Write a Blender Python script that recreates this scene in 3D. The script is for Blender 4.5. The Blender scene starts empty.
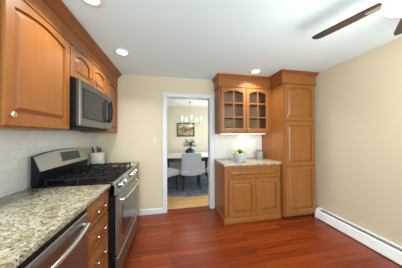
import bpy, bmesh, math, random
from mathutils import Vector, Matrix
random.seed(7)
S = bpy.context.scene
C = S.collection
PI = math.pi

# ------------------------------------------------------------------ camera, light, exposure
cam_d = bpy.data.cameras.new('camera'); cam = bpy.data.objects.new('camera', cam_d); C.objects.link(cam)
cam_d.sensor_width = 36.0; cam_d.lens = 152.914/402*36.0; cam_d.clip_start = 0.02
_yaw, _pit, _rol, CAMH = .1876, .0103, -.0048, 1.3513
_A = Matrix(((math.cos(_yaw), -math.sin(_yaw), 0), (0, 0, 1), (math.sin(_yaw), math.cos(_yaw), 0)))
_B = Matrix(((1, 0, 0), (0, math.cos(_pit), -math.sin(_pit)), (0, math.sin(_pit), math.cos(_pit))))
_C = Matrix(((math.cos(_rol), math.sin(_rol), 0), (-math.sin(_rol), math.cos(_rol), 0), (0, 0, 1)))
_R = _C @ _B @ _A
_R[2] = -_R[2]
cam.matrix_world = Matrix.Translation((0, 0, CAMH)) @ _R.transposed().to_4x4()
S.camera = cam

vs = S.view_settings
vs.view_transform = 'Standard'; vs.look = 'None'; vs.gamma = 1.0; vs.use_curve_mapping = False
vs.exposure = 0.10

world = bpy.data.worlds.new('world'); S.world = world; world.use_nodes = True
wb = world.node_tree.nodes['Background']
wb.inputs[0].default_value = (0.80, 0.90, 1.0, 1); wb.inputs[1].default_value = 1.0

def area(name, loc, direction, sx, sy, power, col=(1, 1, 1), shape='RECTANGLE', spread=PI):
    d = bpy.data.lights.new(name, 'AREA'); d.energy = power; d.color = col; d.shape = shape
    d.size = sx; d.size_y = sy; d.spread = spread
    o = bpy.data.objects.new(name, d); C.objects.link(o)
    o.location = loc; o.rotation_euler = Vector(direction).to_track_quat('-Z', 'Y').to_euler()
    return o
WARM = (1.0, 0.86, 0.70)
SOFT = (0.97, 1.0, 0.97)
DAY = (0.76, 0.93, 1.0)
area('rear_fill', (0.6, -2.92, 1.15), (0, 1, 0.38), 2.4, 1.9, 150, DAY)          # added fill light at an assumed rear opening, tilted up to brighten the ceiling
area('left_fill', (-1.185, -0.55, 1.55), (1, 0.12, 0.05), 0.9, 0.95, 26, DAY)   # fill light added at an assumed window, out of view on the left
area('dining_window_daylight', (2.72, 4.2, 1.45), (-1, 0, -0.05), 1.5, 1.4, 62, DAY)

# ------------------------------------------------------------------ room dimensions
XL, XR, YB, YR, H = -1.21, 2.405, 2.772, -3.0, 2.393
YB2 = 2.90          # dining side of the back wall
DXL, DXR, DY = -1.7, 2.8, 5.42

# ------------------------------------------------------------------ helpers
def new(): return bmesh.new()

def bx(bm, x0, x1, y0, y1, z0, z1, bev=0.0, seg=1):
    xs = (min(x0, x1), max(x0, x1)); ys = (min(y0, y1), max(y0, y1)); zs = (min(z0, z1), max(z0, z1))
    v = [bm.verts.new((x, y, z)) for x in xs for y in ys for z in zs]
    F = [(0, 1, 3, 2), (4, 6, 7, 5), (0, 4, 5, 1), (2, 3, 7, 6), (0, 2, 6, 4), (1, 5, 7, 3)]
    fs = [bm.faces.new([v[i] for i in f]) for f in F]
    if bev > 0:
        es = list({e for f in fs for e in f.edges})
        bmesh.ops.bevel(bm, geom=es, offset=bev, segments=seg, affect='EDGES', profile=0.5)
    return v

def fbx(bm, fr, a0, a1, b0, b1, c0, c1, bev=0.0):
    """box in a front frame: a along the run, b up, c out of the face"""
    p, q = fr(a0, b0, c0), fr(a1, b1, c1)
    return bx(bm, p[0], q[0], p[1], q[1], p[2], q[2], bev)

def basis(d):
    d = Vector(d).normalized(); u = Vector((0, 0, 1)) if abs(d.z) < .9 else Vector((1, 0, 0))
    a = d.cross(u).normalized(); return a, d.cross(a).normalized()

def cone(bm, p0, p1, r0, r1=None, seg=14, cap=True):
    r1 = r0 if r1 is None else r1
    p0, p1 = Vector(p0), Vector(p1); a, b = basis(p1 - p0)
    A = [bm.verts.new(p0 + (a*math.cos(t) + b*math.sin(t))*r0) for t in [2*PI*i/seg for i in range(seg)]]
    B = [bm.verts.new(p1 + (a*math.cos(t) + b*math.sin(t))*r1) for t in [2*PI*i/seg for i in range(seg)]]
    for i in range(seg): bm.faces.new((A[i], A[(i+1) % seg], B[(i+1) % seg], B[i]))
    if cap: bm.faces.new(A[::-1]); bm.faces.new(B)

def tube(bm, pts, r, seg=8, closed=False):
    pts = [Vector(p) for p in pts]; n = len(pts); rings = []; prev = None
    for i, p in enumerate(pts):
        if closed: t = pts[(i+1) % n] - pts[i-1]
        else: t = pts[min(i+1, n-1)] - pts[max(i-1, 0)]
        t.normalize()
        if prev is None: a, b = basis(t)
        else:
            a = (prev - t*prev.dot(t)).normalized(); b = t.cross(a)
        prev = a
        rr = r[i] if isinstance(r, (list, tuple)) else r
        rings.append([bm.verts.new(p + (a*math.cos(2*PI*k/seg) + b*math.sin(2*PI*k/seg))*rr) for k in range(seg)])
    m = n if closed else n-1
    for i in range(m):
        A, B = rings[i], rings[(i+1) % n]
        for k in range(seg): bm.faces.new((A[k], A[(k+1) % seg], B[(k+1) % seg], B[k]))
    if not closed: bm.faces.new(rings[0][::-1]); bm.faces.new(rings[-1])

def lathe(bm, prof, c=(0, 0, 0), seg=24):
    c = Vector(c); rings = []
    for r, z in prof:
        if r < 1e-5: rings.append([bm.verts.new(c + Vector((0, 0, z)))])
        else: rings.append([bm.verts.new(c + Vector((r*math.cos(2*PI*k/seg), r*math.sin(2*PI*k/seg), z))) for k in range(seg)])
    for A, B in zip(rings, rings[1:]):
        for k in range(seg):
            k2 = (k+1) % seg
            q = [A[k % len(A)], A[k2 % len(A)], B[k2 % len(B)], B[k % len(B)]]
            w = []
            for x in q:
                if x not in w: w.append(x)
            if len(w) > 2: bm.faces.new(w)

def prism(bm, poly, fn, t0, t1):
    """poly of (p, q) extruded from t0 to t1; fn(t, p, q) -> xyz"""
    A = [bm.verts.new(fn(t0, p, q)) for p, q in poly]; B = [bm.verts.new(fn(t1, p, q)) for p, q in poly]
    n = len(poly)
    for i in range(n): bm.faces.new((A[i], A[(i+1) % n], B[(i+1) % n], B[i]))
    bm.faces.new(A[::-1]); bm.faces.new(B)

def sweep(bm, path, prof):
    """profile (out, z) swept along a plan polyline; out = right-hand side of travel; mitred corners"""
    P = [Vector((x, y, 0)) for x, y in path]; n = len(P); rings = []
    for i in range(n):
        ns = []
        if i > 0: d = (P[i]-P[i-1]).normalized(); ns.append(Vector((d.y, -d.x, 0)))
        if i < n-1: d = (P[i+1]-P[i]).normalized(); ns.append(Vector((d.y, -d.x, 0)))
        if len(ns) == 2:
            m = (ns[0]+ns[1]).normalized(); m = m / m.dot(ns[0])
        else: m = ns[0]
        rings.append([bm.verts.new(P[i] + m*o + Vector((0, 0, z))) for o, z in prof])
    k = len(prof)
    for A, B in zip(rings, rings[1:]):
        for j in range(k): bm.faces.new((A[j], A[(j+1) % k], B[(j+1) % k], B[j]))
    bm.faces.new(rings[0][::-1]); bm.faces.new(rings[-1])

def blob(bm, c, r, sc=(1, 1, 1), seg=14, rings=8):
    m = Matrix.Translation(c) @ Matrix.Diagonal((*sc, 1))
    bmesh.ops.create_uvsphere(bm, u_segments=seg, v_segments=rings, radius=r, matrix=m)

def root_loc(o):
    v = Vector((0, 0, 0))
    while o: v += o.location; o = o.parent
    return v

def obj(name, bm, mat, parent=None, smooth=False, label=None, loc=None):
    bmesh.ops.recalc_face_normals(bm, faces=bm.faces[:])
    off = root_loc(parent) if parent else Vector(loc or (0, 0, 0))
    if off.length > 0: bmesh.ops.translate(bm, verts=bm.verts[:], vec=-off)
    me = bpy.data.meshes.new(name); bm.to_mesh(me); bm.free()
    me.materials.append(mat)
    o = bpy.data.objects.new(name, me); C.objects.link(o)
    if parent: o.parent = parent
    elif loc: o.location = loc
    if smooth:
        for p in me.polygons: p.use_smooth = True
        try: me.set_sharp_from_angle(angle=math.radians(40))
        except Exception: pass
    if label: o['label'] = label
    return o

def thing(name, label, cat, loc=(0, 0, 0), group=None):
    o = bpy.data.objects.new(name, None); C.objects.link(o); o.location = loc
    o.empty_display_size = 0.1
    o['label'] = label; o['category'] = cat
    if group: o['group'] = group
    return o

def tag(o, label, cat, group=None, kind=None):
    o['label'] = label; o['category'] = cat
    if group: o['group'] = group
    if kind: o['kind'] = kind
    return o

def struct(name, bm, mat, label=None, cat=None):
    o = obj(name, bm, mat); o['kind'] = 'structure'
    if label: o['label'] = label
    if cat: o['category'] = cat
    return o

def dup(root, loc, rz, label, group=None):
    r = root.copy(); C.objects.link(r); r.location = loc; r.rotation_euler = (0, 0, rz); r['label'] = label
    if group: r['group'] = group
    for ch in list(root.children):
        c = ch.copy(); C.objects.link(c); c.parent = r
        for g in list(ch.children):
            d = g.copy(); C.objects.link(d); d.parent = c
    return r

# ------------------------------------------------------------------ materials
def srgb(r, g, b):
    f = lambda c: ((c/255)/12.92 if c/255 <= .04045 else ((c/255+.055)/1.055)**2.4)
    return (f(r), f(g), f(b), 1)

def mat(name, col, rough=.5, metal=0., spec=.5, **k):
    m = bpy.data.materials.new(name); m.use_nodes = True
    b = m.node_tree.nodes['Principled BSDF']
    b.inputs['Base Color'].default_value = col; b.inputs['Roughness'].default_value = rough
    b.inputs['Metallic'].default_value = metal; b.inputs['Specular IOR Level'].default_value = spec
    if 'trans' in k: b.inputs['Transmission Weight'].default_value = k['trans']
    if 'alpha' in k: b.inputs['Alpha'].default_value = k['alpha']
    if 'emit' in k:
        b.inputs['Emission Color'].default_value = k.get('ecol', col); b.inputs['Emission Strength'].default_value = k['emit']
    if 'coat' in k: b.inputs['Coat Weight'].default_value = k['coat']; b.inputs['Coat Roughness'].default_value = k.get('crough', .15)
    if 'sheen' in k: b.inputs['Sheen Weight'].default_value = k['sheen']
    return m

def nodes(m): return m.node_tree.nodes, m.node_tree.links, m.node_tree.nodes['Principled BSDF']

def ramp(N, stops):
    r = N.new('ShaderNodeValToRGB'); e = r.color_ramp.elements
    while len(e) < len(stops): e.new(.5)
    for x, (p, c) in zip(e, stops): x.position = p; x.color = c
    return r

def coords(N, Lk, scale=(1, 1, 1), rot=(0, 0, 0)):
    tc = N.new('ShaderNodeTexCoord'); mp = N.new('ShaderNodeMapping')
    g = N.new('ShaderNodeNewGeometry')
    Lk.new(g.outputs['Position'], mp.inputs['Vector'])
    mp.inputs['Scale'].default_value = scale; mp.inputs['Rotation'].default_value = rot
    return mp

def wood(name, dark, mid, light, scale, rough=.32, bump=.02):
    m = mat(name, mid, rough, spec=.35); N, Lk, b = nodes(m)
    mp = coords(N, Lk, scale)
    n = N.new('ShaderNodeTexNoise'); n.inputs['Scale'].default_value = 1.0; n.inputs['Detail'].default_value = 6; n.inputs['Roughness'].default_value = .6
    n.inputs['Distortion'].default_value = .15
    Lk.new(mp.outputs[0], n.inputs['Vector'])
    r = ramp(N, [(.28, dark), (.5, mid), (.74, light)])
    Lk.new(n.outputs['Fac'], r.inputs[0]); Lk.new(r.outputs[0], b.inputs['Base Color'])
    return m

M = {}
M['maple'] = wood('honey_maple', srgb(134, 80, 36), srgb(142, 87, 40), srgb(150, 94, 46), (14, 14, 1.3), .36)
M['maple_dark'] = wood('stained_maple_crown', srgb(124, 66, 27), srgb(138, 78, 33), srgb(150, 90, 41), (3, 3, 12), .32)
M['cabinet_inside'] = mat('cabinet_interior', srgb(150, 118, 84), .6)
M['paint'] = mat('beige_wall_paint', srgb(203, 188, 162), .75, spec=.3)
M['paint_din'] = mat('cream_wall_paint', srgb(208, 196, 174), .8, spec=.3)
M['ceil'] = mat('ceiling_paint', srgb(228, 245, 252), .9, spec=.2)
M['trim'] = mat('white_trim_paint', srgb(204, 203, 206), .4)
M['white_enamel'] = mat('white_enamel', srgb(235, 235, 235), .35)
M['steel'] = mat('brushed_stainless', (.38, .37, .35, 1), .32, 1.0)
M['steel_mid'] = mat('stainless_mid', (.19, .185, .178, 1), .36, 1.0)
M['steel_bright'] = mat('polished_handle_steel', (.62, .60, .57, 1), .22, 1.0)
M['nickel'] = mat('satin_nickel', (.70, .66, .60, 1), .25, 1.0)
M['bronze'] = mat('dark_bronze', (.10, .08, .06, 1), .35, .9)
M['black'] = mat('black_enamel', (.005, .005, .006, 1), .35, spec=.2)
M['black_matte'] = mat('cast_iron', (.009, .009, .010, 1), .5, spec=.25)
M['black_glass'] = mat('black_glass', (.012, .012, .014, 1), .06, spec=.6)
M['grey_glass'] = mat('microwave_glass', (.035, .034, .033, 1), .16, spec=.25)
M['pane'] = mat('cabinet_glass', (.05, .05, .05, 1), .03, spec=.5, alpha=.045)
M['glow'] = mat('lamp_lens', (1, 1, 1, 1), .5, emit=5.0, ecol=(1, .97, .92, 1))
M['bowl_glow'] = mat('frosted_lamp_bowl', srgb(250, 246, 235), .4, emit=.8, ecol=(1, .95, .84, 1))
M['shade_glow'] = mat('chandelier_shade', srgb(250, 244, 235), .4, emit=.10, ecol=(1, .93, .84, 1))
M['blade'] = wood('walnut_blade', srgb(36, 22, 17), srgb(46, 28, 22), srgb(58, 37, 29), (5, 5, 5), .4)
M['ceramic'] = mat('white_ceramic', srgb(206, 202, 216), .25)
M['crock'] = mat('grey_white_stoneware', srgb(222, 218, 210), .35)
M['canister'] = mat('grey_canister', srgb(150, 148, 142), .4)
M['canister_lid'] = mat('dark_grey_lid', srgb(112, 110, 106), .4)
M['spoon'] = mat('utensil_wood', srgb(136, 78, 50), .5)
M['spoon_red'] = mat('utensil_dark_wood', srgb(92, 44, 32), .5)
M['apple'] = mat('green_apple', srgb(146, 176, 44), .3)
M['avocado'] = mat('dark_green_fruit', srgb(42, 66, 26), .45)
M['stem'] = mat('fruit_stem', srgb(70, 50, 28), .7)
M['fabric'] = mat('grey_upholstery', srgb(178, 178, 186), .9, sheen=.2)
M['dark_leg'] = mat('espresso_wood', srgb(38, 30, 30), .35)
M['marble'] = mat('white_table_top', srgb(232, 230, 230), .22)
M['navy'] = mat('navy_glaze', srgb(40, 50, 72), .18)
M['petal'] = mat('white_petal', srgb(240, 240, 236), .7)
M['leaf'] = mat('green_leaf', srgb(66, 104, 78), .6)
M['gilt'] = mat('dark_gilt_frame', srgb(78, 62, 42), .4, .3)
M['brass'] = mat('brushed_nickel_lamp', (.55, .52, .48, 1), .3, 1.0)
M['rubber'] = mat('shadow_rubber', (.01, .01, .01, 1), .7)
M['plate'] = mat('switch_plate', srgb(208, 194, 168), .4)
M['outlet'] = mat('outlet_plate', srgb(226, 222, 210), .4)

def mk_granite():
    m = mat('speckled_granite', (.5, .45, .38, 1), .16); N, Lk, b = nodes(m)
    mp = coords(N, Lk, (1, 1, 1))
    n1 = N.new('ShaderNodeTexNoise'); n1.inputs['Scale'].default_value = 19; n1.inputs['Detail'].default_value = 7; n1.inputs['Roughness'].default_value = .72; n1.inputs['Distortion'].default_value = 1.2
    n2 = N.new('ShaderNodeTexNoise'); n2.inputs['Scale'].default_value = 85; n2.inputs['Detail'].default_value = 4; n2.inputs['Roughness'].default_value = .7
    n3 = N.new('ShaderNodeTexNoise'); n3.inputs['Scale'].default_value = 42; n3.inputs['Detail'].default_value = 5; n3.inputs['Distortion'].default_value = 1.5
    for n in (n1, n2, n3): Lk.new(mp.outputs[0], n.inputs['Vector'])
    r1 = ramp(N, [(.32, srgb(122, 100, 68)), (.45, srgb(164, 150, 120)), (.56, srgb(190, 182, 164)), (.72, srgb(212, 208, 200))])
    Lk.new(n1.outputs['Fac'], r1.inputs[0])
    r2 = ramp(N, [(.40, (0, 0, 0, 1)), (.49, (1, 1, 1, 1))])
    Lk.new(n2.outputs['Fac'], r2.inputs[0])
    mx = N.new('ShaderNodeMix'); mx.data_type = 'RGBA'; mx.inputs[0].default_value = 1
    Lk.new(r2.outputs[0], mx.inputs[0]); mx.inputs[6].default_value = srgb(100, 90, 76); Lk.new(r1.outputs[0], mx.inputs[7])
    r3 = ramp(N, [(.30, (1, 1, 1, 1)), (.38, (0, 0, 0, 1))])
    Lk.new(n3.outputs['Fac'], r3.inputs[0])
    mx2 = N.new('ShaderNodeMix'); mx2.data_type = 'RGBA'
    Lk.new(r3.outputs[0], mx2.inputs[0]); Lk.new(mx.outputs[2], mx2.inputs[6]); mx2.inputs[7].default_value = srgb(48, 44, 46)
    Lk.new(mx2.outputs[2], b.inputs['Base Color'])
    return m
M['granite'] = mk_granite()

def mk_planks(name, c1, c2, c3, width, length, rough, coat, along='X'):
    m = mat(name, c2, rough, coat=coat, crough=.12, spec=.4); N, Lk, b = nodes(m)
    g = N.new('ShaderNodeNewGeometry'); br = N.new('ShaderNodeTexBrick')
    mp = N.new('ShaderNodeMapping'); Lk.new(g.outputs['Position'], mp.inputs['Vector'])
    if along == 'Y': mp.inputs['Rotation'].default_value = (0, 0, PI/2)
    br.inputs['Scale'].default_value = 1.0; br.inputs['Brick Width'].default_value = length; br.inputs['Row Height'].default_value = width
    br.inputs['Mortar Size'].default_value = .0012; br.inputs['Mortar Smooth'].default_value = .3; br.inputs['Bias'].default_value = 0
    br.offset = .37; br.offset_frequency = 3
    br.inputs['Color1'].default_value = (0, 0, 0, 1); br.inputs['Color2'].default_value = (1, 1, 1, 1); br.inputs['Mortar'].default_value = (0, 0, 0, 1)
    Lk.new(mp.outputs[0], br.inputs['Vector'])
    n = N.new('ShaderNodeTexNoise'); n.inputs['Detail'].default_value = 6; n.inputs['Scale'].default_value = 1; n.inputs['Distortion'].default_value = .4
    mp2 = N.new('ShaderNodeMapping'); mp2.inputs['Scale'].default_value = (1.6, 26, 1); Lk.new(mp.outputs[0], mp2.inputs['Vector']); Lk.new(mp2.outputs[0], n.inputs['Vector'])
    ad = N.new('ShaderNodeMath'); ad.operation = 'MULTIPLY_ADD'
    Lk.new(br.outputs['Color'], ad.inputs[0]); ad.inputs[1].default_value = .30
    sc = N.new('ShaderNodeMath'); sc.operation = 'MULTIPLY'; sc.inputs[1].default_value = .72; Lk.new(n.outputs['Fac'], sc.inputs[0]); Lk.new(sc.outputs[0], ad.inputs[2])
    r = ramp(N, [(.18, c1), (.45, c2), (.8, c3)]); Lk.new(ad.outputs[0], r.inputs[0])
    mx = N.new('ShaderNodeMix'); mx.data_type = 'RGBA'; Lk.new(br.outputs['Fac'], mx.inputs[0]); Lk.new(r.outputs[0], mx.inputs[6])
    mx.inputs[7].default_value = tuple(x*.35 for x in c1[:3])+(1,)
    Lk.new(mx.outputs[2], b.inputs['Base Color'])
    return m
M['cherry_floor'] = mk_planks('cherry_floor', srgb(92, 32, 9), srgb(119, 45, 13), srgb(144, 64, 23), .083, .95, .27, .0)
M['oak_floor'] = mk_planks('oak_floor', srgb(190, 140, 84), srgb(208, 160, 102), srgb(222, 178, 120), .06, .8, .35, .2)

def mk_tile(name, axis):
    m = mat(name, srgb(222, 220, 214), .22); N, Lk, b = nodes(m)
    g = N.new('ShaderNodeNewGeometry'); sp = N.new('ShaderNodeSeparateXYZ'); cb = N.new('ShaderNodeCombineXYZ')
    Lk.new(g.outputs['Position'], sp.inputs[0]); Lk.new(sp.outputs[axis], cb.inputs[0]); Lk.new(sp.outputs[2], cb.inputs[1])
    br = N.new('ShaderNodeTexBrick'); br.inputs['Scale'].default_value = 1; br.inputs['Brick Width'].default_value = .155; br.inputs['Row Height'].default_value = .078
    br.inputs['Mortar Size'].default_value = .0022; br.inputs['Mortar Smooth'].default_value = .4
    br.inputs['Color1'].default_value = srgb(212, 210, 204); br.inputs['Color2'].default_value = srgb(206, 204, 198); br.inputs['Mortar'].default_value = srgb(192, 189, 183)
    Lk.new(cb.outputs[0], br.inputs['Vector']); Lk.new(br.outputs['Color'], b.inputs['Base Color'])
    bp = N.new('ShaderNodeBump'); bp.inputs['Strength'].default_value = .25; bp.inputs['Distance'].default_value = .002; bp.invert = True
    Lk.new(br.outputs['Fac'], bp.inputs['Height']); Lk.new(bp.outputs[0], b.inputs['Normal'])
    return m
M['tile_left'] = mk_tile('subway_tile_left', 1)
M['tile_back'] = mk_tile('subway_tile_back', 0)

def mk_rug():
    m = mat('navy_rug', srgb(70, 80, 98), .95, spec=.1); N, Lk, b = nodes(m)
    mp = coords(N, Lk, (1, 1, 1))
    n = N.new('ShaderNodeTexNoise'); n.inputs['Scale'].default_value = 17; n.inputs['Detail'].default_value = 5; n.inputs['Distortion'].default_value = 2.5
    Lk.new(mp.outputs[0], n.inputs['Vector'])
    r = ramp(N, [(.36, srgb(24, 31, 48)), (.47, srgb(40, 50, 72)), (.52, srgb(190, 196, 206)), (.57, srgb(54, 66, 90)), (.7, srgb(28, 36, 54))])
    Lk.new(n.outputs['Fac'], r.inputs[0]); Lk.new(r.outputs[0], b.inputs['Base Color'])
    return m
M['rug'] = mk_rug()

def mk_painting():
    m = mat('landscape_canvas', srgb(150, 140, 90), .6); N, Lk, b = nodes(m)
    g = N.new('ShaderNodeNewGeometry'); sp = N.new('ShaderNodeSeparateXYZ'); Lk.new(g.outputs['Position'], sp.inputs[0])
    n = N.new('ShaderNodeTexNoise'); n.inputs['Scale'].default_value = 9; n.inputs['Detail'].default_value = 5; Lk.new(g.outputs['Position'], n.inputs['Vector'])
    ad = N.new('ShaderNodeMath'); ad.operation = 'MULTIPLY_ADD'; ad.inputs[1].default_value = .55; Lk.new(n.outputs['Fac'], ad.inputs[0])
    mr = N.new('ShaderNodeMapRange'); mr.inputs[1].default_value = 1.34; mr.inputs[2].default_value = 1.78; Lk.new(sp.outputs[2], mr.inputs[0])
    h = N.new('ShaderNodeMath'); h.operation = 'MULTIPLY'; h.inputs[1].default_value = .5; Lk.new(mr.outputs[0], h.inputs[0]); Lk.new(h.outputs[0], ad.inputs[2])
    r = ramp(N, [(.25, srgb(74, 60, 38)), (.42, srgb(168, 150, 96)), (.52, srgb(66, 66, 44)), (.66, srgb(150, 138, 92)), (.78, srgb(196, 190, 160))])
    Lk.new(ad.outputs[0], r.inputs[0]); Lk.new(r.outputs[0], b.inputs['Base Color'])
    return m
M['painting'] = mk_painting()

# ------------------------------------------------------------------ room shell
b = new(); bx(b, XL-.12, XR+.12, YR-.12, YB2-.02, -.1, 0); struct('floor', b, M['cherry_floor'], 'cherry red hardwood plank floor of the kitchen')
b = new(); bx(b, DXL, DXR, YB2-.02, DY+.1, -.1, 0); struct('floor_dining', b, M['oak_floor'], 'light oak floor of the dining room')
b = new(); bx(b, XL-.12, XR+.12, YR-.12, YB2, H, H+.1); struct('ceiling', b, M['ceil'])
b = new(); bx(b, DXL-.1, DXR+.1, YB2, DY+.1, H, H+.1); struct('ceiling_dining', b, mat('dining_ceiling_paint', srgb(238, 238, 240), .9))
DX0, DX1, DZ = -.10, .70, 2.05
b = new()
bx(b, XL-.12, DX0, YB, YB2, 0, H); bx(b, DX1, XR+.12, YB, YB2, 0, H); bx(b, DX0, DX1, YB, YB2, DZ, H)
struct('wall_back', b, M['paint'])
# left wall with an added window opening for side light (beyond the picture's left edge)
b = new()
bx(b, XL-.12, XL, YR, -1.05, 0, H); bx(b, XL-.12, XL, -.05, YB, 0, H); bx(b, XL-.12, XL, -1.05, -.05, 0, 1.05); bx(b, XL-.12, XL, -1.05, -.05, 2.05, H)
struct('wall_left', b, M['paint'])
b = new(); bx(b, XR, XR+.12, YR, YB, 0, H); struct('wall_right', b, M['paint'])
b = new()
bx(b, XL, -.65, YR-.12, YR, 0, H); bx(b, 1.85, XR, YR-.12, YR, 0, H); bx(b, -.65, 1.85, YR-.12, YR, 2.12, H)
struct('wall_rear', b, M['paint'])
def window(name, segs):
    b = new()
    for s in segs: bx(b, *s)
    return struct(name, b, M['trim'])
window('door_2', [(-.65, 1.85, YR-.1, YR-.04, 2.06, 2.12), (-.65, 1.85, YR-.1, YR-.04, 0, .06), (-.65, -.59, YR-.1, YR-.04, .06, 2.06), (1.79, 1.85, YR-.1, YR-.04, .06, 2.06), (.56, .64, YR-.1, YR-.04, .06, 2.06)])  # unseen door frame, added around the rear fill light
window('window_1', [(XL-.1, XL-.05, -1.05, -.05, 1.05, 1.11), (XL-.1, XL-.05, -1.05, -.05, 1.99, 2.05), (XL-.1, XL-.05, -1.05, -.99, 1.11, 1.99), (XL-.1, XL-.05, -.11, -.05, 1.11, 1.99), (XL-.1, XL-.05, -.99, -.11, 1.53, 1.57)])  # unseen window frame, added around the left fill light
# dining room shell
b = new(); bx(b, DXL-.1, DXR+.1, DY, DY+.1, 0, H); struct('wall_dining_back', b, M['paint_din'])
b = new(); bx(b, DXL-.1, DXL, YB2, DY, 0, H); struct('wall_dining_left', b, M['paint_din'])
b = new(); bx(b, DXR, DXR+.1, YB2, 3.4, 0, H); bx(b, DXR, DXR+.1, 5.0, DY, 0, H); bx(b, DXR, DXR+.1, 3.4, 5.0, 0, .7); bx(b, DXR, DXR+.1, 3.4, 5.0, 2.2, H)
struct('wall_dining_right', b, M['paint_din'])
window('window_2', [(DXR+.03, DXR+.07, 3.4, 5.0, .7, .76), (DXR+.03, DXR+.07, 3.4, 5.0, 2.14, 2.2), (DXR+.03, DXR+.07, 3.4, 3.46, .76, 2.14), (DXR+.03, DXR+.07, 4.94, 5.0, .76, 2.14), (DXR+.03, DXR+.07, 4.17, 4.23, .76, 2.14)])
b = new()
bx(b, DXL, DX0-.1, YB2, YB2+.002, 0, H)  # thin paint skin of the dining side
bx(b, DX1+.1, DXR, YB2, YB2+.002, 0, H); struct('wall_dining_front', b, M['paint_din'])
# door casing with its jambs
b = new()
for x0, x1 in ((DX0-.062, DX0+.006), (DX1-.006, DX1+.070)):
    bx(b, x0, x1, YB-.02, YB, 0, DZ+.058, .004); bx(b, x0, x1, YB2+.002, YB2+.02, 0, DZ+.058, .004)
for y0, y1 in ((YB-.02, YB), (YB2+.002, YB2+.02)): bx(b, DX0+.006, DX1-.006, y0, y1, DZ-.006, DZ+.058, .004)
bx(b, DX0, DX0+.012, YB, YB2, 0, DZ); bx(b, DX1-.012, DX1, YB, YB2, 0, DZ); bx(b, DX0, DX1, YB, YB2, DZ-.012, DZ)
struct('trim_1', b, M['trim'], 'white casing around the doorway to the dining room')
b = new(); prism(b, [(0, 0), (.014, 0), (.014, .075), (.006, .095), (0, .095)], lambda t, p, q: (t, YB-p, q), -.56, DX0-.062)
struct('baseboard_back', b, M['trim'])
b = new(); prism(b, [(0, 0), (.014, 0), (.014, .09), (.006, .11), (0, .11)], lambda t, p, q: (t, DY-p, q), DXL, DXR)
struct('baseboard_dining', b, M['trim'])
# tile backsplashes
b = new(); bx(b, XL, XL+.006, -.4, YB, .915, 1.415); struct('backsplash_left', b, M['tile_left'], 'off-white subway tile backsplash behind the range')
b = new(); bx(b, DX1+.075, 1.785, YB-.006, YB, .915, 1.40); struct('backsplash_back', b, M['tile_back'], 'white tile backsplash above the right counter')

# ------------------------------------------------------------------ cabinet builders
def Lf(x): return lambda a, bb, c: (x+c, a, bb)          # faces +X (left run)
def Rf(y): return lambda a, bb, c: (a, y-c, bb)          # faces -Y (back run)

def outline(a0, a1, b0, b1, arch, n=12):
    pts = [(a0, b0), (a1, b0), (a1, b1-arch)]
    for i in range(1, n):
        t = i/n; pts.append((a1+(a0-a1)*t, b1-arch + arch*math.sin(PI*t)**.9))
    pts.append((a0, b1-arch))
    return pts

def rect_like(a0, a1, b0, b1, n=12):
    pts = [(a0, b0), (a1, b0), (a1, b1)]
    for i in range(1, n): pts.append((a1+(a0-a1)*i/n, b1))
    pts.append((a0, b1)); return pts

def bridge(bm, A, B):
    n = len(A)
    for i in range(n): bm.faces.new((A[i], A[(i+1) % n], B[(i+1) % n], B[i]))

def door_mesh(fr, a0, a1, b0, b1, stile=.058, arch=.0, t=.02, glass=False, rail=None, top=None):
    bm = new(); rail = rail or stile; top = top or (rail*.75 if arch else rail)
    def loop(pts, c): return [bm.verts.new(fr(a, q, c)) for a, q in pts]
    back = loop(rect_like(a0, a1, b0, b1), 0)
    f0 = loop(rect_like(a0, a1, b0, b1), t-.003)
    f1 = loop(rect_like(a0+.003, a1-.003, b0+.003, b1-.003), t)
    bridge(bm, back, f0); bridge(bm, f0, f1)
    def ins(d, c): return loop(outline(a0+stile+d, a1-stile-d, b0+rail+d, b1-top-d, arch), c)
    i0 = ins(0, t); bridge(bm, f1, i0)
    if glass:
        i1 = ins(.006, t-.004); i2 = ins(.006, 0); bridge(bm, i0, i1); bridge(bm, i1, i2); bridge(bm, i2, back)
    else:
        i1 = ins(.002, t-.015); i2 = ins(.010, t-.015); i3 = ins(.034, t-.003)
        bridge(bm, i0, i1); bridge(bm, i1, i2); bridge(bm, i2, i3); bm.faces.new(i3); bm.faces.new(back[::-1])
    return bm

def knob(parent, fr, a, q, c0, m=None, r=.015):
    bm = new(); P = lambda c: Vector(fr(a, q, c))
    cone(bm, P(c0), P(c0+.016), .0055, .0055, 10); cone(bm, P(c0+.014), P(c0+.020), .008, r, 14); cone(bm, P(c0+.020), P(c0+.027), r, r*.75, 14)
    return obj('knob', bm, m or M['nickel'], parent, True)

def pull(parent, fr, a, q, c0, half=.048, m=None, vertical=False):
    bm = new(); P = lambda s, c: Vector(fr(a+(0 if vertical else s), q+(s if vertical else 0), c))
    pts = [P(-half, c0), P(-half, c0+.018), P(-half*.8, c0+.026), P(0, c0+.030), P(half*.8, c0+.026), P(half, c0+.018), P(half, c0)]
    tube(bm, pts, [.006, .0055, .005, .005, .005, .0055, .006], 8)
    return obj('pull', bm, m or M['nickel'], parent, True)

def open_box(bm, fr, a0, a1, b0, b1, depth, t=.018, shelves=(), gap=0):
    fbx(bm, fr, a0, a0+t, b0, b1, -depth, 0); fbx(bm, fr, a1-t, a1, b0, b1, -depth, 0)
    fbx(bm, fr, a0+t, a1-t, b0, b0+t, -depth, 0); fbx(bm, fr, a0+t, a1-t, b1-t, b1, -depth, 0)
    fbx(bm, fr, a0+t, a1-t, b0+t, b1-t, -depth, -depth+.01)

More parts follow.
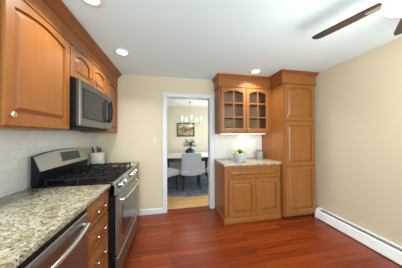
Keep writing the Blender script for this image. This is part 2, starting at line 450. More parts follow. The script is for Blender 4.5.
# ------------------------------------------------------------------ left wall cabinets
LX = -.905                      # carcass front; doors stand 20 mm proud
fl = Lf(LX); D = LX-XL-.001
CT = 2.185                      # carcass top under the frieze
def lbody(root, y0, y1, z0, z1):
    bm = new(); fbx(bm, fl, y0, y1, z0, z1, -D, 0, .002); return obj('body', bm, M['maple'], root)
c1 = thing('wall_cabinet', 'large arched-door wooden wall cabinet nearest on the left, beside the microwave', 'cabinet', (LX, 1.27, 1.40), 'wall cabinets over the left counter')
lbody(c1, .995, 1.547, 1.40, CT)
d = obj('door', door_mesh(fl, 1.004, 1.538, 1.412, 2.177, .052, .036, rail=.078, top=.042), M['maple'], c1)
knob(d, fl, 1.032, 1.475, .02, r=.017)
bm = new(); bx(bm, XL+.001, LX+.002, .989, .995, 1.40, CT-.002); obj('white_end_sheet', bm, M['white_enamel'], c1, label='white sheet added over the near end of the cabinet')  # white sheet added over the wooden end, for a strip of unknown cause
c2 = thing('wall_cabinet', 'short wooden wall cabinet with two small arched doors above the microwave', 'cabinet', (LX, 1.93, 1.885), 'wall cabinets over the left counter')
lbody(c2, 1.549, 2.312, 1.885, CT)
for a0, a1, ka in ((1.556, 1.926, 1.895), (1.934, 2.304, 1.968)):
    d = obj('door', door_mesh(fl, a0, a1, 1.893, 2.177, .055, .04, top=.045), M['maple'], c2)
    pull(d, fl, ka, 1.945, .02, .04, M['bronze'], True)
c3 = thing('wall_cabinet', 'narrow wooden wall cabinet in the corner past the microwave', 'cabinet', (LX, 2.54, 1.40), 'wall cabinets over the left counter')
lbody(c3, 2.314, YB-.002, 1.40, CT)
d = obj('door', door_mesh(fl, 2.33, YB-.03, 1.412, 2.177, .055, .036, top=.042), M['maple'], c3)
# frieze and crown over the left cabinets
def crown(name, path, label, k=1.0):
    t = thing(name, label, 'molding', (path[0][0], path[0][1], CT))
    bm = new(); sweep(bm, path, [(0, CT), (.020, CT), (.020, CT+.010), (.013, CT+.016), (.013, 2.310), (0, 2.310)]); obj('frieze_board', bm, M['maple'], t)
    bm = new(); sweep(bm, path, [(0, 2.310)] + [(o*k, z) for o, z in ((.020, 2.310), (.020, 2.320), (.030, 2.332), (.056, 2.360), (.078, 2.372), (.078, 2.3915))] + [(0, 2.3915)]); obj('crown', bm, M['maple_dark'], t)
    return t
crown('crown_molding', [(XL+.001, .995), (LX, .995), (LX, YB-.002)], 'dark wooden crown molding running along the ceiling above the left wall cabinets')

# ------------------------------------------------------------------ microwave
mw = thing('microwave', 'stainless over-the-range microwave with black oval handle under small cabinets', 'microwave', (-.95, 1.93, 1.43))
fm = Lf(-.85)
my0, my1, mz0, mz1 = 1.551, 2.310, 1.440, 1.883
bm = new(); fbx(bm, fm, my0, my1, mz0, mz1, -.352, 0, .004); obj('body', bm, M['black'], mw)
bm = new(); fbx(bm, fm, my0, my1-.10, mz0+.004, mz1-.005, .001, .038, .008)
d = obj('door', bm, M['steel_mid'], mw)
bm = new(); fbx(bm, fm, my0+.055, my1-.215, mz0+.085, mz1-.085, .0385, .041, .004); obj('window', bm, M['grey_glass'], d, label='dark glass window in the microwave door')
bm = new(); fbx(bm, fm, my0+.047, my1-.205, mz0+.077, mz1-.077, .0375, .0393); obj('window_border', bm, M['black'], d)
bm = new(); pts = []
for i in range(28):
    t = 2*PI*i/28; ca, sa = math.cos(t), math.sin(t)
    pts.append(fm(2.145+.042*abs(ca)**.8*math.copysign(1, ca), 1.665+.135*abs(sa)**.75*math.copysign(1, sa), .060+.016*abs(ca)))
tube(bm, pts, .014, 8, True); cone(bm, fm(2.145, 1.790, .038), fm(2.145, 1.790, .062), .012); cone(bm, fm(2.145, 1.540, .038), fm(2.145, 1.540, .062), .012)
obj('handle', bm, M['black'], d, True, 'black oval loop handle')
bm = new(); fbx(bm, fm, my1-.098, my1, mz0+.004, mz1-.005, .001, .038, .006); obj('control_panel', bm, M['steel_mid'], mw)
bm = new(); fbx(bm, fm, 1.83, 1.85, mz1-.055, mz1-.037, .038, .0395); obj('badge', bm, M['steel_bright'], d)
bm = new(); fbx(bm, fm, my0+.06, my1-.03, mz0-.022, mz0-.001, -.30, -.02, .003); obj('vent_grille', bm, M['rubber'], mw)

# ------------------------------------------------------------------ left base run
BX = -.59                       # carcass front of base cabinets, fronts 20 mm proud
fb = Lf(BX); BD = BX-XL-.001
GZ0, GZ1 = .877, .915
def counter(name, label, x0, x1, y0, y1):
    bm = new(); bx(bm, x0, x1, y0, y1, GZ0, GZ1, .009, 2)
    o = obj(name, bm, M['granite'], None, True, loc=((x0+x1)/2, (y0+y1)/2, GZ0)); return tag(o, label, 'countertop', None)
counter('countertop', 'long speckled granite countertop in the left foreground, above the dishwasher', XL+.001, -.550, -.45, 1.530)
counter('countertop', 'short piece of granite countertop between range and back wall, under the crock', XL+.001, -.552, 2.300, YB-.002)

bc = thing('base_cabinet', 'wooden cabinet with a stack of four drawers between dishwasher and range', 'cabinet', (BX, 1.35, 0))
bm = new(); fbx(bm, fb, 1.165, 1.528, .09, GZ0-.001, -BD, 0); obj('body', bm, M['maple'], bc)
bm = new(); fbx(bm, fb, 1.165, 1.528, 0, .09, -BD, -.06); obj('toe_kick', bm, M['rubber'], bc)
zz = [(.692, .860), (.502, .676), (.302, .486), (.102, .286)]
for z0, z1 in zz:
    dr = obj('drawer', door_mesh(fb, 1.174, 1.520, z0, z1, .034, 0, t=.024), M['maple'], bc); knob(dr, fb, 1.290, (z0+z1)/2, .024, r=.0085); knob(dr, fb, 1.405, (z0+z1)/2, .024, r=.0085)
bc2 = thing('base_cabinet', 'narrow wooden base cabinet squeezed between range and back wall', 'cabinet', (BX, 2.54, 0))
bm = new(); fbx(bm, fb, 2.302, YB-.016, .0, GZ0-.001, -BD, 0); obj('body', bm, M['maple'], bc2)
obj('door', door_mesh(fb, 2.31, YB-.03, .10, .862, .05, 0), M['maple'], bc2)
bc3 = thing('base_cabinet', 'wooden base cabinet before the dishwasher under the granite', 'cabinet', (BX, .05, 0))
bm = new(); fbx(bm, fb, -.44, .553, .0, GZ0-.001, -BD, 0); obj('body', bm, M['maple'], bc3)
obj('door', door_mesh(fb, .06, .545, .10, .862, .058, 0), M['maple'], bc3)

dw = thing('dishwasher', 'stainless dishwasher with a bowed handle under the left countertop', 'dishwasher', (BX, .86, 0))
bm = new(); fbx(bm, fb, .557, 1.161, .10, .868, -BD+.02, .0); obj('body', bm, M['black'], dw)
bm = new(); fbx(bm, fb, .559, 1.159, .115, .842, .001, .034, .006); dd = obj('door', bm, M['steel'], dw)
bm = new(); fbx(bm, fb, .559, 1.159, .845, .870, .001, .026, .003); obj('control_strip', bm, M['black'], dw)
bm = new(); pts = [fb(.575, .775, .034)] + [fb(.575+.540*t, .775, .052+.030*math.sin(PI*t)) for t in [i/16 for i in range(17)]] + [fb(1.115, .775, .034)]
tube(bm, pts, .016, 10); obj('handle', bm, M['steel_bright'], dd, True, 'bowed bright steel bar handle')
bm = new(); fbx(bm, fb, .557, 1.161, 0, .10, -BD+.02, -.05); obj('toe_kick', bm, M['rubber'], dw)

# ------------------------------------------------------------------ range
rg = thing('gas_range', 'stainless gas range with black grates and arched backguard', 'range', (-.85, 1.915, 0))
ry0, ry1 = 1.535, 2.295
fr_ = Lf(-.545)
bm = new(); fbx(bm, fr_, ry0, ry1, .04, .90, -.62, 0.0255, .003); obj('body', bm, M['black'], rg)
bm = new(); bx(bm, -1.166, -.53, ry0-.001, ry1+.001, .901, .926, .006)
obj('cooktop', bm, M['black'], rg)
bm = new()   # control panel: slanted face
prism(bm, [(-.01, .926), (.012, .926), (.056, .822), (.056, .800), (-.01, .800)], lambda t, p, q: (-.545+p, t, q), ry0, ry1)
cp = obj('control_panel', bm, M['steel'], rg)
sl = Vector((.104, 0, .044)).normalized()
for i, y in enumerate((1.62, 1.74, 2.02, 2.12, 2.22)):
    c0 = Vector((-.545+.034, y, .874)); bm = new()
    cone(bm, c0, c0+sl*.006, .030, .030, 18); obj('knob_bezel', bm, M['black'], cp, True)
    bm = new(); cone(bm, c0+sl*.006, c0+sl*.034, .024, .020, 18)
    e = c0+sl*.034; bx(bm, e.x-.004, e.x+.008, y-.005, y+.005, e.z-.018, e.z+.02)
    obj('knob', bm, M['steel_bright'], cp, True)
bm = new(); fbx(bm, fr_, ry0+.003, ry1-.003, .245, .790, .026, .060, .006); od = obj('oven_door', bm, M['steel'], rg)
bm = new(); fbx(bm, fr_, ry0+.11, ry1-.11, .37, .665, .0605, .063, .003); obj('window', bm, M['black_glass'], od, label='black glass oven window')
bm = new(); hy = [ry0+.05, ry1-.05]
tube(bm, [fr_(hy[0], .745, .060), fr_(hy[0]+.004, .745, .088), fr_(hy[0]+.05, .745, .103), fr_(1.915, .745, .110), fr_(hy[1]-.05, .745, .103), fr_(hy[1]-.004, .745, .088), fr_(hy[1], .745, .060)], .0135, 10)
obj('handle', bm, M['steel_bright'], od, True)
bm = new(); fbx(bm, fr_, ry0+.003, ry1-.003, .055, .232, .026, .058, .006); dr = obj('drawer', bm, M['steel'], rg)
bm = new(); fbx(bm, fr_, ry0+.12, ry1-.12, .196, .216, .058, .064, .004); obj('handle_lip', bm, M['steel_mid'], dr)
for y in (ry0+.05, ry1-.05):
    for x in (-1.1, -.58):
        bm = new(); cone(bm, (x, y, 0), (x, y, .045), .02, .02, 10); obj('foot', bm, M['rubber'], rg)
# backguard: arched stainless face leaning back, black ends and skirt
bm = new(); n = 16
def bg(y): 
    t = (y-ry0)/(ry1-ry0); return 1.178+.036*math.sin(PI*t)**.8
ys = [ry0+(ry1-ry0)*i/n for i in range(n+1)]
poly = [(ry0, .926), (ry1, .926)] + [(y, bg(y)) for y in ys[::-1]]
prism(bm, poly, lambda t, p, q: (t + (.0 if q < 1.0 else 0), p, q), -1.168, -1.150)
prism(bm, [(-1.150, .926), (-1.112, .926), (-1.104, 1.052), (-1.150, 1.052)], lambda t, p, q: (p, t, q), ry0, ry1)
for y0, y1 in ((ry0, ry0+.012), (ry1-.012, ry1)):
    prism(bm, [(-1.150, 1.052), (-1.104, 1.052), (-1.149, 1.172), (-1.150, 1.172)], lambda t, p, q: (p, t, q), y0, y1)
gb = obj('backguard', bm, M['black'], rg)
bm = new(); V0, V1, W0, W1 = [], [], [], []
for y in ys:
    zt = bg(y)-.004
    V0.append(bm.verts.new((-1.096, y, 1.053))); V1.append(bm.verts.new((-1.140, y, zt)))
    W0.append(bm.verts.new((-1.103, y, 1.048))); W1.append(bm.verts.new((-1.150, y, zt+.002)))
for i in range(n):
    bm.faces.new((V0[i], V0[i+1], V1[i+1], V1[i])); bm.faces.new((V1[i], V1[i+1], W1[i+1], W1[i])); bm.faces.new((V0[i+1], V0[i], W0[i], W0[i+1])); bm.faces.new((W0[i], W1[i], W1[i+1], W0[i+1]))
bm.faces.new((V0[0], V1[0], W1[0], W0[0])); bm.faces.new((V0[-1], W0[-1], W1[-1], V1[-1]))
obj('face_panel', bm, M['steel'], gb)
bm = new()
def onface(y, s, out): 
    zt = bg(y)-.004; return (-1.096-.044*s+out*.95, y, 1.053+(zt-1.053)*s+out*.3)
q0 = [bm.verts.new(onface(y, s, .003)) for y, s in ((1.82, .24), (2.13, .24), (2.13, .86), (1.82, .86))]
q1 = [bm.verts.new(onface(y, s, -.002)) for y, s in ((1.82, .24), (2.13, .24), (2.13, .86), (1.82, .86))]
bm.faces.new(q0); bridge(bm, q0, q1); obj('display', bm, M['black_glass'], gb, label='black clock display')
# burners and grates
for x, y, r in ((-.70, 1.70, .045), (-.70, 2.13, .05), (-.98, 1.70, .04), (-.98, 2.13, .035), (-.84, 1.915, .04)):
    bm = new(); lathe(bm, [(0, .926), (r*1.5, .926), (r*1.4, .936), (r, .938), (r, .948), (0, .950)], (x, y, 0), 20); obj('burner', bm, M['black_matte'], rg, True)
for g0, g1 in ((ry0+.012, 1.780), (1.786, 2.044), (2.050, ry1-.012)):
    bm = new(); z = .972; r = .0075
    xA, xB = -1.065, -.575
    tube(bm, [(xA, g0, z), (xB, g0, z), (xB, g1, z), (xA, g1, z)], r, 6, True)
    for x in (xA+.08, (xA+xB)/2-.04, (xA+xB)/2+.04, xB-.08): bx(bm, x-.006, x+.006, g0, g1, z-.006, z+.010)
    ym = (g0+g1)/2; bx(bm, xA, xB, ym-.006, ym+.006, z-.006, z+.010)
    for x in (xA, xB, (xA+xB)/2):
        for y in (g0, g1): bx(bm, x-.007, x+.007, y-.007, y+.007, .926, z+.012)
    obj('grate', bm, M['black_matte'], rg)

# ------------------------------------------------------------------ crock with utensils
CK = (-1.105, 2.560, .915)
bm = new(); lathe(bm, [(0, .004), (.076, .004), (.084, 0), (.088, .006), (.093, .180), (.096, .188), (.093, .192), (.087, .188), (.082, .02), (0, .018)], CK, 28)
ck = tag(obj('utensil_crock', bm, M['crock'], None, True, loc=CK), 'white stoneware crock holding wooden utensils on the counter corner', 'crock')
def utensil(name, dx, dy, lx, ly, top, m, label, w):
    p0 = Vector((CK[0]+dx, CK[1]+dy, CK[2]+.022)); p1 = Vector((CK[0]+lx, CK[1]+ly, CK[2]+top))
    t = thing(name, label, 'utensil', tuple(p0), 'wooden utensils in the crock')
    dr = (p1-p0).normalized(); bm = new(); tube(bm, [p0, p0+(p1-p0)*.5, p1-dr*.05], [.006, .006, .007], 8); obj('handle', bm, m, t, True)
    bm = new(); mt = Matrix.Translation(p1-dr*.02) @ dr.to_track_quat('Z', 'Y').to_matrix().to_4x4() @ Matrix.Diagonal((w, w*.35, .052, 1))
    bmesh.ops.create_uvsphere(bm, u_segments=12, v_segments=8, radius=1, matrix=mt); obj('bowl' if name == 'wooden_spoon' else 'blade', bm, m, t, True)
utensil('wooden_spoon', -.02, 0, -.055, -.02, .250, M['spoon_red'], 'dark wooden spoon leaning left in the white crock', .036)
utensil('wooden_spoon', .01, .02, -.005, .02, .255, M['spoon'], 'light brown wooden spoon upright in the middle of the white crock', .036)
utensil('wooden_spatula', .02, -.02, .045, -.01, .240, M['spoon_red'], 'dark wooden spatula leaning right in the white crock', .034)

# ------------------------------------------------------------------ right-hand cabinets (against the back wall)
PY = 2.165                      # tall and base carcass fronts
UY = 2.487                      # wall cabinet carcass front
XB0, XB1, XP1 = .790, 1.754, 2.355
fu, fp, fbr = Rf(UY), Rf(PY), Rf(PY+.072)
uc = thing('wall_cabinet', 'wooden wall cabinet with two arched glass-paned doors', 'cabinet', (1.28, UY, 1.385))
bm = new(); open_box(bm, fu, .795, XB1-.002, 1.395, CT, YB-UY-.008); obj('body', bm, M['maple'], uc)
bm = new(); fbx(bm, fu, 1.719, XB1-.002, 1.397, CT, 0.0012, .018); obj('filler_strip', bm, M['maple'], uc)
bm = new(); fbx(bm, fu, .815, XB1-.022, 1.415, CT-.02, -(YB-UY-.02), -(YB-UY-.024)); obj('back_panel', bm, M['cabinet_inside'], uc)
bm = new(); fbx(bm, fu, .788, XB1-.002, 1.380, 1.396, -.26, .024, .005); obj('light_rail', bm, M['maple'], uc)
for z in (1.668, 1.912):
    bm = new(); fbx(bm, fu, .815, XB1-.022, z-.009, z+.009, -.26, -.03); obj('shelf', bm, M['maple'], uc)
for a0, a1, ka in ((.818, 1.273, 1.252), (1.279, 1.715, 1.300)):
    dm = door_mesh(fu, a0, a1, 1.408, 2.173, .050, .042, glass=True, rail=.058, top=.045)
    am = (a0+a1)/2
    fbx(dm, fu, am-.010, am+.010, 1.45, 2.14, .004, .017)
    for z in (1.668, 1.912): fbx(dm, fu, a0+.04, a1-.04, z-.010, z+.010, .004, .0165)
    d = obj('door', dm, M['maple'], uc)
    bm = new(); fbx(bm, fu, a0+.045, a1-.045, 1.452, 2.13, .0045, .0075); obj('glass', bm, M['pane'], d, label='clear glass behind the six-light muntins')
    knob(d, fu, ka, 1.46, .02, r=.013)
pc = thing('pantry_cabinet', 'tall wooden pantry cabinet with three doors in the corner', 'cabinet', (2.08, PY, 0))
bm = new(); fbx(bm, fp, XB1, XP1, .045, CT, -(YB-PY-.002), 0, .002); obj('body', bm, M['maple'], pc)
for z0, z1, arch, kz in ((1.585, 2.173, .030, 1.635), (.855, 1.570, 0, 1.16), (.095, .840, 0, .795)):
    d = obj('door', door_mesh(fp, 1.775, 2.334, z0, z1, .060, arch), M['maple'], pc)
    knob(d, fp, 1.803, kz, .02, M['nickel'] if kz != 1.16 else M['bronze'], .013)
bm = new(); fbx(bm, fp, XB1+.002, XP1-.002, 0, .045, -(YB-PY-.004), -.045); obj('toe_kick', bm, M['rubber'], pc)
crown('crown_molding', [(.795, YB-.002), (.795, UY), (XB1, UY), (XB1, PY), (XP1, PY), (XP1, YB-.002)], 'dark wooden crown molding stepping around the glass cabinet and pantry', .62)
bb = thing('base_cabinet', 'wooden base cabinet with one wide drawer and two doors under the fruit bowl', 'cabinet', (1.28, PY, 0))
bm = new(); fbx(bm, fbr, XB0, XB1-.002, 0, GZ0-.001, -(YB-PY-.074), 0, .002); obj('body', bm, M['maple'], bb)
dr = obj('drawer', door_mesh(fbr, .855, 1.715, .690, .825, .030, 0), M['maple'], bb); pull(dr, fbr, 1.03, .757, .02, .045, M['bronze'])
for a0, a1, ka in ((.850, 1.295, 1.265), (1.301, 1.722, 1.331)):
    d = obj('door', door_mesh(fbr, a0, a1, .100, .665, .060, 0), M['maple'], bb); knob(d, fbr, ka, .60, .02, r=.013)
bm = new(); sweep(bm, [(XB0, YB-.03), (XB0, PY+.072), (XB1-.002, PY+.072)], [(0, 0), (.016, 0), (.016, .050), (.010, .060), (.008, .075), (0, .08)]); obj('base_molding', bm, M['maple'], bb)
counter('countertop', 'small granite countertop under the glass-door cabinet, holding the fruit bowl', XB0-.018, XB1-.001, PY+.038, YB-.007)
area('under_cabinet_lamp', (1.28, 2.59, 1.374), (.8, -.05, -1), .85, .05, 2.3, WARM)
ul = tag(obj('under_cabinet_light', (lambda b_: (bx(b_, 0.86, 1.70, 2.56, 2.62, 1.376, 1.379), b_)[1])(new()), M['glow'], None, loc=(1.28, 2.59, 1.376)), 'lit strip light beneath the glass-door cabinet', 'light')

# outlets and switch
def wall_plate(name, x, z, w, h, m, label, cat, y=YB-.006):
    t = thing(name, label, cat, (x, y, z))
    bm = new(); bx(bm, x-w/2, x+w/2, y-.006, y, z-h/2, z+h/2, .002); obj('cover_plate', bm, m, t)
    return t
t = wall_plate('outlet', 1.175, 1.135, .072, .115, M['outlet'], 'white outlet on the tile behind the fruit bowl', 'outlet')
for dz in (-.024, .024):
    bm = new(); bx(bm, 1.159, 1.191, YB-.014, YB-.012, 1.135+dz-.014, 1.135+dz+.014, .001); obj('socket', bm, M['white_enamel'], t)
t = wall_plate('light_switch', 1.545, 1.205, .118, .118, M['outlet'], 'white double switch plate on tile left of the pantry', 'switch')
for dx in (-.024, .024):
    bm = new(); bx(bm, 1.545+dx-.016, 1.545+dx+.016, YB-.016, YB-.012, 1.17, 1.24, .001); obj('rocker', bm, M['white_enamel'], t)
t = wall_plate('light_switch', -.30, 1.27, .07, .115, M['plate'], 'cream single switch plate on beige wall left of doorway', 'switch', YB)
bm = new(); bx(bm, -.312, -.288, YB-.010, YB-.006, 1.245, 1.295, .001); obj('rocker', bm, M['plate'], t)

# fruit bowl
FB = (1.13, 2.41, .915)
bm = new(); lathe(bm, [(0, 0), (.060, 0), (.062, .008), (.052, .014), (.075, .035), (.112, .080), (.140, .134), (.144, .138), (.138, .140), (.105, .082), (.068, .040), (.040, .024), (0, .020)], FB, 32)
tag(obj('fruit_bowl', bm, M['ceramic'], None, True, loc=FB), 'white footed bowl of green fruit on the right granite counter', 'bowl')
def fruit(name, x, y, z, r, m, label, sc=(1, 1, .92)):
    c = Vector(FB)+Vector((x, y, z)); t = thing(name, label, 'fruit', tuple(c-Vector((0, 0, r*sc[2]))), 'green fruit in the white bowl')
    bm = new(); blob(bm, c, r, sc, 18, 12)
    for v in bm.verts:
        d = v.co-c; k = math.hypot(d.x, d.y)/r
        if d.z > 0: v.co.z -= .35*r*max(0, 1-k*2.2)**1.5
    obj('flesh', bm, m, t, True)
    bm = new(); tube(bm, [c+Vector((0, 0, r*sc[2]*.62)), c+Vector((.002, 0, r*sc[2]*.9)), c+Vector((.008, .002, r*sc[2]+.010))], [.002, .0018, .0022], 6); obj('stem', bm, M['stem'], t)
fruit('green_apple', -.078, -.012, .130, .044, M['apple'], 'pale green apple at the left rim of the white bowl')
fruit('green_apple', .010, .070, .135, .042, M['apple'], 'green apple at the back of the white bowl')
fruit('green_apple', .076, -.020, .134, .046, M['apple'], 'bright green apple at the right rim of the white bowl')
fruit('green_apple', .000, -.066, .118, .038, M['apple'], 'green apple at the front rim of the white bowl')
fruit('dark_green_fruit', -.004, .000, .166, .038, M['avocado'], 'dark green round fruit on top in the middle of the bowl', (1.1, 1, .9))

# canister
CN = (1.605, 2.60, .915)
t = thing('canister', 'grey lidded canister on the granite counter beside the pantry', 'canister', CN)
bm = new(); lathe(bm, [(0, 0), (.054, 0), (.057, .004), (.057, .140), (0, .140)], CN, 28); obj('jar', bm, M['canister'], t, True)
bm = new(); lathe(bm, [(0, .140), (.059, .140), (.059, .156), (.053, .162), (.012, .163), (.010, .167), (0, .167)], CN, 28); obj('lid', bm, M['canister_lid'], t, True)

# ------------------------------------------------------------------ baseboard heater along the right wall
bh = thing('baseboard_heater', 'long white baseboard heater along the beige right wall', 'heater', (XR, 0.4, 0))
hy0, hy1 = -1.9, 2.128
fh = lambda t, p, q: (XR-p, t, q)
bm = new(); prism(bm, [(0, .0), (.006, .0), (.006, .140), (.030, .146), (.030, .153), (0, .153)], fh, hy0, hy1); obj('back_plate', bm, M['white_enamel'], bh)
bm = new(); prism(bm, [(.088, .010), (.100, .010), (.102, .020), (.082, .120), (.066, .133), (.060, .129), (.076, .116)], fh, hy0, hy1); obj('front_cover', bm, M['white_enamel'], bh)
bm = new(); prism(bm, [(.007, .035), (.070, .035), (.065, .105), (.007, .105)], fh, hy0+.02, hy1-.02); obj('heating_fins', bm, mat('heater_fins', (.05, .05, .05, 1), .6, .5), bh)
bm = new(); prism(bm, [(.018, .128), (.022, .126), (.050, .133), (.046, .137)], fh, hy0, hy1); obj('damper', bm, mat('damper_grey', srgb(120, 120, 120), .4), bh)
bm = new(); prism(bm, [(0, 0), (.098, 0), (.106, .020), (.086, .122), (.068, .137), (.034, .157), (0, .157)], fh, hy1-.03, hy1+.010); obj('end_cap', bm, M['white_enamel'], bh)

# ------------------------------------------------------------------ recessed ceiling lights
def downlight(x, y, label):
    t = thing('recessed_light', label, 'light', (x, y, H), 'recessed ceiling lights')
    bm = new(); lathe(bm, [(.058, -.0005), (.086, -.0005), (.086, -.006), (.066, -.010), (.058, -.004), (.058, -.0005)], (x, y, H), 32); obj('trim_ring', bm, M['white_enamel'], t, True)
    bm = new(); lathe(bm, [(0, -.0012), (.059, -.0012), (.059, -.004), (0, -.006)], (x, y, H), 32); obj('lens', bm, M['glow'], t, True)
    area('recessed_lamp', (x, y, H-.012), (0, 0, -1),   .11, .11, 8.0, SOFT, 'DISK', 2.2)
downlight(-.600, 1.265, 'recessed ceiling light above the long left counter, nearest the camera')
downlight(-.606, 2.036, 'recessed ceiling light near the left crown molding before the back wall')
downlight(1.340, 2.270, 'recessed ceiling light just in front of the glass-door cabinet')

# ------------------------------------------------------------------ ceiling fan (hub beyond the right edge of the picture)
FX, FY, FZ, FR = 1.47, .592, 2.235, .615
cf = thing('ceiling_fan', 'ceiling fan with walnut blades and lit frosted bowl at the top right', 'fan', (FX, FY, H))
bm = new(); lathe(bm, [(0, H-.001), (.085, H-.001), (.10, H-.03), (.125, H-.06), (.125, H-.14), (.10, H-.175), (0, H-.175)], (FX, FY, 0), 32); obj('motor_housing', bm, M['nickel'], cf, True)
bm = new(); lathe(bm, [(0, 2.217), (.075, 2.217), (.075, 2.185), (0, 2.185)], (FX, FY, 0), 28); obj('light_fitter', bm, M['nickel'], cf, True)
bm = new(); lathe(bm, [(.10, 2.196), (.196, 2.192), (.203, 2.184), (.192, 2.160), (.152, 2.130), (.092, 2.110), (0, 2.102)], (FX, FY, 0), 36); obj('lamp_bowl', bm, M['bowl_glow'], cf, True, 'lit frosted glass bowl')
pl = bpy.data.lights.new('fan_lamp', 'POINT'); pl.energy = 40; pl.color = SOFT; pl.shadow_soft_size = .40
po = bpy.data.objects.new('fan_lamp', pl); C.objects.link(po); po.location = (FX, FY, 1.90)
a1_ = math.radians(107.7)
for k in range(5):
    t = a1_ - k*2*PI/5; u = Vector((math.cos(t), math.sin(t), 0)); w = Vector((-math.sin(t), math.cos(t), 0))
    up = Vector((0, 0, 1)); pw = (w*math.cos(.22) - up*math.sin(.22)); nn = u.cross(pw)
    ctr = Vector((FX, FY, FZ)); bm = new()
    prof = [(.20, .060), (.26, .068), (.40, .074), (.54, .076), (.588, .068), (.608, .048), (FR, .0)]
    pts = [(r, h) for r, h in prof] + [(r, -h) for r, h in prof[-2::-1]]
    A = [bm.verts.new(ctr+u*r+pw*h+nn*.004) for r, h in pts]; B = [bm.verts.new(ctr+u*r+pw*h-nn*.004) for r, h in pts]
    bridge(bm, A, B); bm.faces.new(A); bm.faces.new(B[::-1]); bl = obj('blade', bm, M['blade'], cf)
    bm = new(); q = [(.085, .022), (.15, .014), (.22, .034), (.275, .036), (.285, .0)]
    pts = [(r, h) for r, h in q] + [(r, -h) for r, h in q[-2::-1]]
    A = [bm.verts.new(ctr+u*r+pw*h-nn*.0045) for r, h in pts]; B = [bm.verts.new(ctr+u*r+pw*h-nn*.010) for r, h in pts]
    bridge(bm, A, B); bm.faces.new(A); bm.faces.new(B[::-1]); obj('blade_bracket', bm, M['steel_bright'], bl)

# ------------------------------------------------------------------ dining room
TC = (.50, 4.72, 0)
bm = new(); lathe(bm, [(0, .002), (1.33, .002), (1.33, .012), (0, .012)], TC, 72); obj_r = obj('rug', bm, M['rug'], None, loc=TC); tag(obj_r, 'round navy patterned rug beneath the dining table', 'rug')
tb = thing('dining_table', 'white-topped oval dining table with dark base in the dining room', 'table', (TC[0], TC[1], .012))
def oval(bm, rx, ry, z0, z1, n=56, e=2.6):
    P = []
    for i in range(n):
        t = 2*PI*i/n; c, s = math.cos(t), math.sin(t)
        P.append((TC[0]+rx*abs(c)**(2/e)*math.copysign(1, c), TC[1]+ry*abs(s)**(2/e)*math.copysign(1, s)))
    prism(bm, P, lambda t, p, q: (p, q, t), z0, z1)
bm = new(); oval(bm, 1.02, .58, .745, .768); obj('tabletop', bm, M['marble'], tb)
bm = new(); oval(bm, .995, .562, .640, .744); obj('apron', bm, M['dark_leg'], tb)
for sx in (-1, 1):
    for sy in (-1, 1):
        bm = new(); x, y = TC[0]+sx*.62, TC[1]+sy*.26; cone(bm, (x, y, .0125), (x, y, .640), .032, .050, 12); obj('leg', bm, M['dark_leg'], tb, True)

def make_chair(label):
    t = thing('dining_chair', label, 'chair', (0, 0, 0), 'upholstered chairs around the dining table')
    # faces +Y, backrest on the -Y side
    bm = new(); bx(bm, -.262, .262, -.22, .25, .35, .485, .04, 3); obj('seat', bm, M['fabric'], t, True)
    bm = new(); n = 10; F, B = [], []
    rows = [(.34, .215, -.205), (.45, .235, -.215), (.62, .245, -.240), (.80, .243, -.275), (.885, .238, -.292), (.905, .225, -.296)]
    for z, w, y in rows:
        Fr, Br = [], []
        for i in range(n+1):
            s = -1+2*i/n; cv = .06*(s*s)
            Fr.append(bm.verts.new((w*s*.94, y+cv+.075, z))); Br.append(bm.verts.new((w*s, y+cv*1.05-.005, z)))
        F.append(Fr); B.append(Br)
    for j in range(len(rows)-1):
        for i in range(n):
            bm.faces.new((F[j][i], F[j][i+1], F[j+1][i+1], F[j+1][i])); bm.faces.new((B[j][i+1], B[j][i], B[j+1][i], B[j+1][i+1]))
        bm.faces.new((B[j][0], F[j][0], F[j+1][0], B[j+1][0])); bm.faces.new((F[j][n], B[j][n], B[j+1][n], F[j+1][n]))
    for i in range(n): bm.faces.new((F[-1][i], F[-1][i+1], B[-1][i+1], B[-1][i])); bm.faces.new((B[0][i], B[0][i+1], F[0][i+1], F[0][i]))
    obj('backrest', bm, M['fabric'], t, True)
    for x, y, ox, oy in ((-.19, .20, 0, .01), (.19, .20, 0, .01), (-.185, -.17, -.02, -.075), (.185, -.17, .02, -.075)):
        bm = new(); cone(bm, (x+ox, y+oy, 0), (x, y, .37), .018, .028, 8); obj('leg', bm, M['dark_leg'], t, True)
    return t
ch = make_chair('grey upholstered dining chair with its back to the doorway')
ch.location = (.49, 3.97, .0175); ch.rotation_euler = (0, 0, math.radians(-4))
dup(ch, (-.17, 3.93, .0175), math.radians(-50), 'grey dining chair cut off by the doorway left edge')
dup(ch, (1.22, 3.93, .0175), math.radians(42), 'grey dining chair half hidden by the right door casing')
VS = (.515, 4.46, .768)
bm = new(); lathe(bm, [(0, 0), (.06, 0), (.115, .04), (.145, .095), (.142, .14), (.10, .185), (.062, .20), (.07, .215), (.058, .215), (.052, .20), (.08, .18), (0, .12)], VS, 28)
tag(obj('vase', bm, M['navy'], None, True, loc=VS), 'round navy blue vase on the white dining table', 'vase')
bq = thing('flower_bouquet', 'bouquet of white flowers and green leaves in navy vase', 'flowers', (VS[0], VS[1], VS[2]+.15))
def leafm(bm, p, d, L, w):
    d = Vector(d).normalized(); a, b2 = basis(d)
    ps = [p, p+d*L*.35+a*w, p+d*L*.4+b2*.012, p+d*L*.35-a*w, p+d*L+b2*-.02]
    v = [bm.verts.new(x) for x in ps]; v2 = bm.verts.new(p+d*L*.4-b2*.006)
    for i, j, k in ((0, 1, 2), (0, 2, 3), (1, 4, 2), (2, 4, 3)): bm.faces.new((v[i], v[j], v[k]))
    for i, j in ((1, 0), (0, 3), (4, 1), (3, 4)): bm.faces.new((v[i], v[j], v2))
base = Vector((VS[0], VS[1], VS[2]+.222))
bs, bl_ = new(), new()
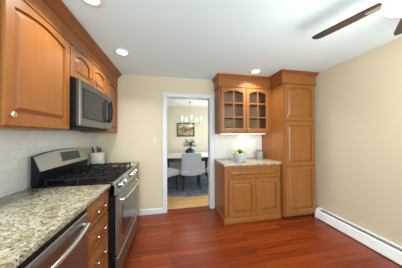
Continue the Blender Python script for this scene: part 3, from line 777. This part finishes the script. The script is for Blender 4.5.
heads = [(-.12, -.03, .12), (-.05, -.09, .06), (.03, -.06, .20), (.10, -.05, .24), (-.06, 0, .26), (.15, .02, .15), (.02, .06, .30), (.08, -.10, .12), (-.13, .03, .21), (.20, -.03, .19)]
for hx, hy, hz in heads:
    p = base+Vector((hx, hy, hz)); tube(bs, [base+Vector((hx*.1, hy*.1, 0)), base+Vector((hx*.4, hy*.4, hz*.5)), p], .003, 5)
for i in range(60):
    t = random.uniform(0, 2*PI); e = random.uniform(.1, 1.2); d = Vector((math.cos(t)*math.cos(e), math.sin(t)*math.cos(e), math.sin(e)))
    leafm(bl_, base+d*random.uniform(.02, .14)+Vector((0, 0, .03)), d, random.uniform(.09, .17), random.uniform(.024, .042))
obj('stems', bs, M['leaf'], bq); obj('leaves', bl_, M['leaf'], bq)
for hx, hy, hz in heads:
    p = base+Vector((hx, hy, hz)); bm = new()
    for k in range(6):
        t = 2*PI*k/6; blob(bm, p+Vector((math.cos(t)*.024, math.sin(t)*.024, .004)), .020, (1, 1, .7), 8, 6)
    blob(bm, p+Vector((0, 0, .012)), .019, (1, 1, 1), 8, 6); obj('flower', bm, M['petal'], bq, True)
# picture
pf = thing('framed_picture', 'framed landscape picture on the dining room wall', 'picture', (.48, DY, 1.56))
bm = new()
px0, px1, pz0, pz1 = .172, .792, 1.318, 1.800
for s in ((px0, px1, pz0, pz0+.045), (px0, px1, pz1-.045, pz1), (px0, px0+.045, pz0+.045, pz1-.045), (px1-.045, px1, pz0+.045, pz1-.045)): bx(bm, s[0], s[1], DY-.03, DY-.001, s[2], s[3], .006)
obj('frame', bm, M['gilt'], pf)
bm = new(); bx(bm, px0+.04, px1-.04, DY-.014, DY-.002, pz0+.04, pz1-.04); obj('canvas', bm, M['painting'], pf)
# chandelier
CX, CY = .575, 4.72
cd = thing('chandelier', 'slender metal chandelier with white glass shades over the dining table', 'chandelier', (CX, CY, H))
bm = new(); lathe(bm, [(0, H-.001), (.065, H-.001), (.055, H-.025), (.012, H-.04), (0, H-.04)], (CX, CY, 0), 24); obj('canopy', bm, M['brass'], cd, True)
bm = new(); tube(bm, [(CX, CY, H-.03), (CX, CY, 1.72)], .006, 8); obj('rod', bm, M['brass'], cd, True)
bm = new(); lathe(bm, [(0, 1.63), (.015, 1.64), (.035, 1.67), (.02, 1.70), (.03, 1.74), (.012, 1.78), (0, 1.78)], (CX, CY, 0), 16); obj('hub', bm, M['brass'], cd, True)
for k in range(5):
    t = math.radians(-100+72*k); u = Vector((math.cos(t), math.sin(t), 0)); c0 = Vector((CX, CY, 0))
    bm = new(); tube(bm, [c0+u*r+Vector((0, 0, z)) for r, z in ((.02, 1.69), (.09, 1.655), (.19, 1.66), (.27, 1.71), (.30, 1.79))], .008, 6)
    lathe(bm, [(0, 1.785), (.028, 1.79), (.024, 1.81), (0, 1.815)], c0+u*.30, 12); a_ = obj('arm', bm, M['brass'], cd, True)
    bm = new(); lathe(bm, [(.025, 1.805), (.045, 1.825), (.056, 1.87), (.066, 1.94), (.062, 1.94), (.052, 1.872), (.041, 1.83), (.022, 1.81), (.025, 1.805)], c0+u*.30, 20); obj('lamp_shade', bm, M['shade_glow'], a_, True)
pl = bpy.data.lights.new('chandelier_lamp', 'POINT'); pl.energy = 8; pl.color = (1, .92, .80); pl.shadow_soft_size = .18
po = bpy.data.objects.new('chandelier_lamp', pl); C.objects.link(po); po.location = (CX, CY, 1.56)
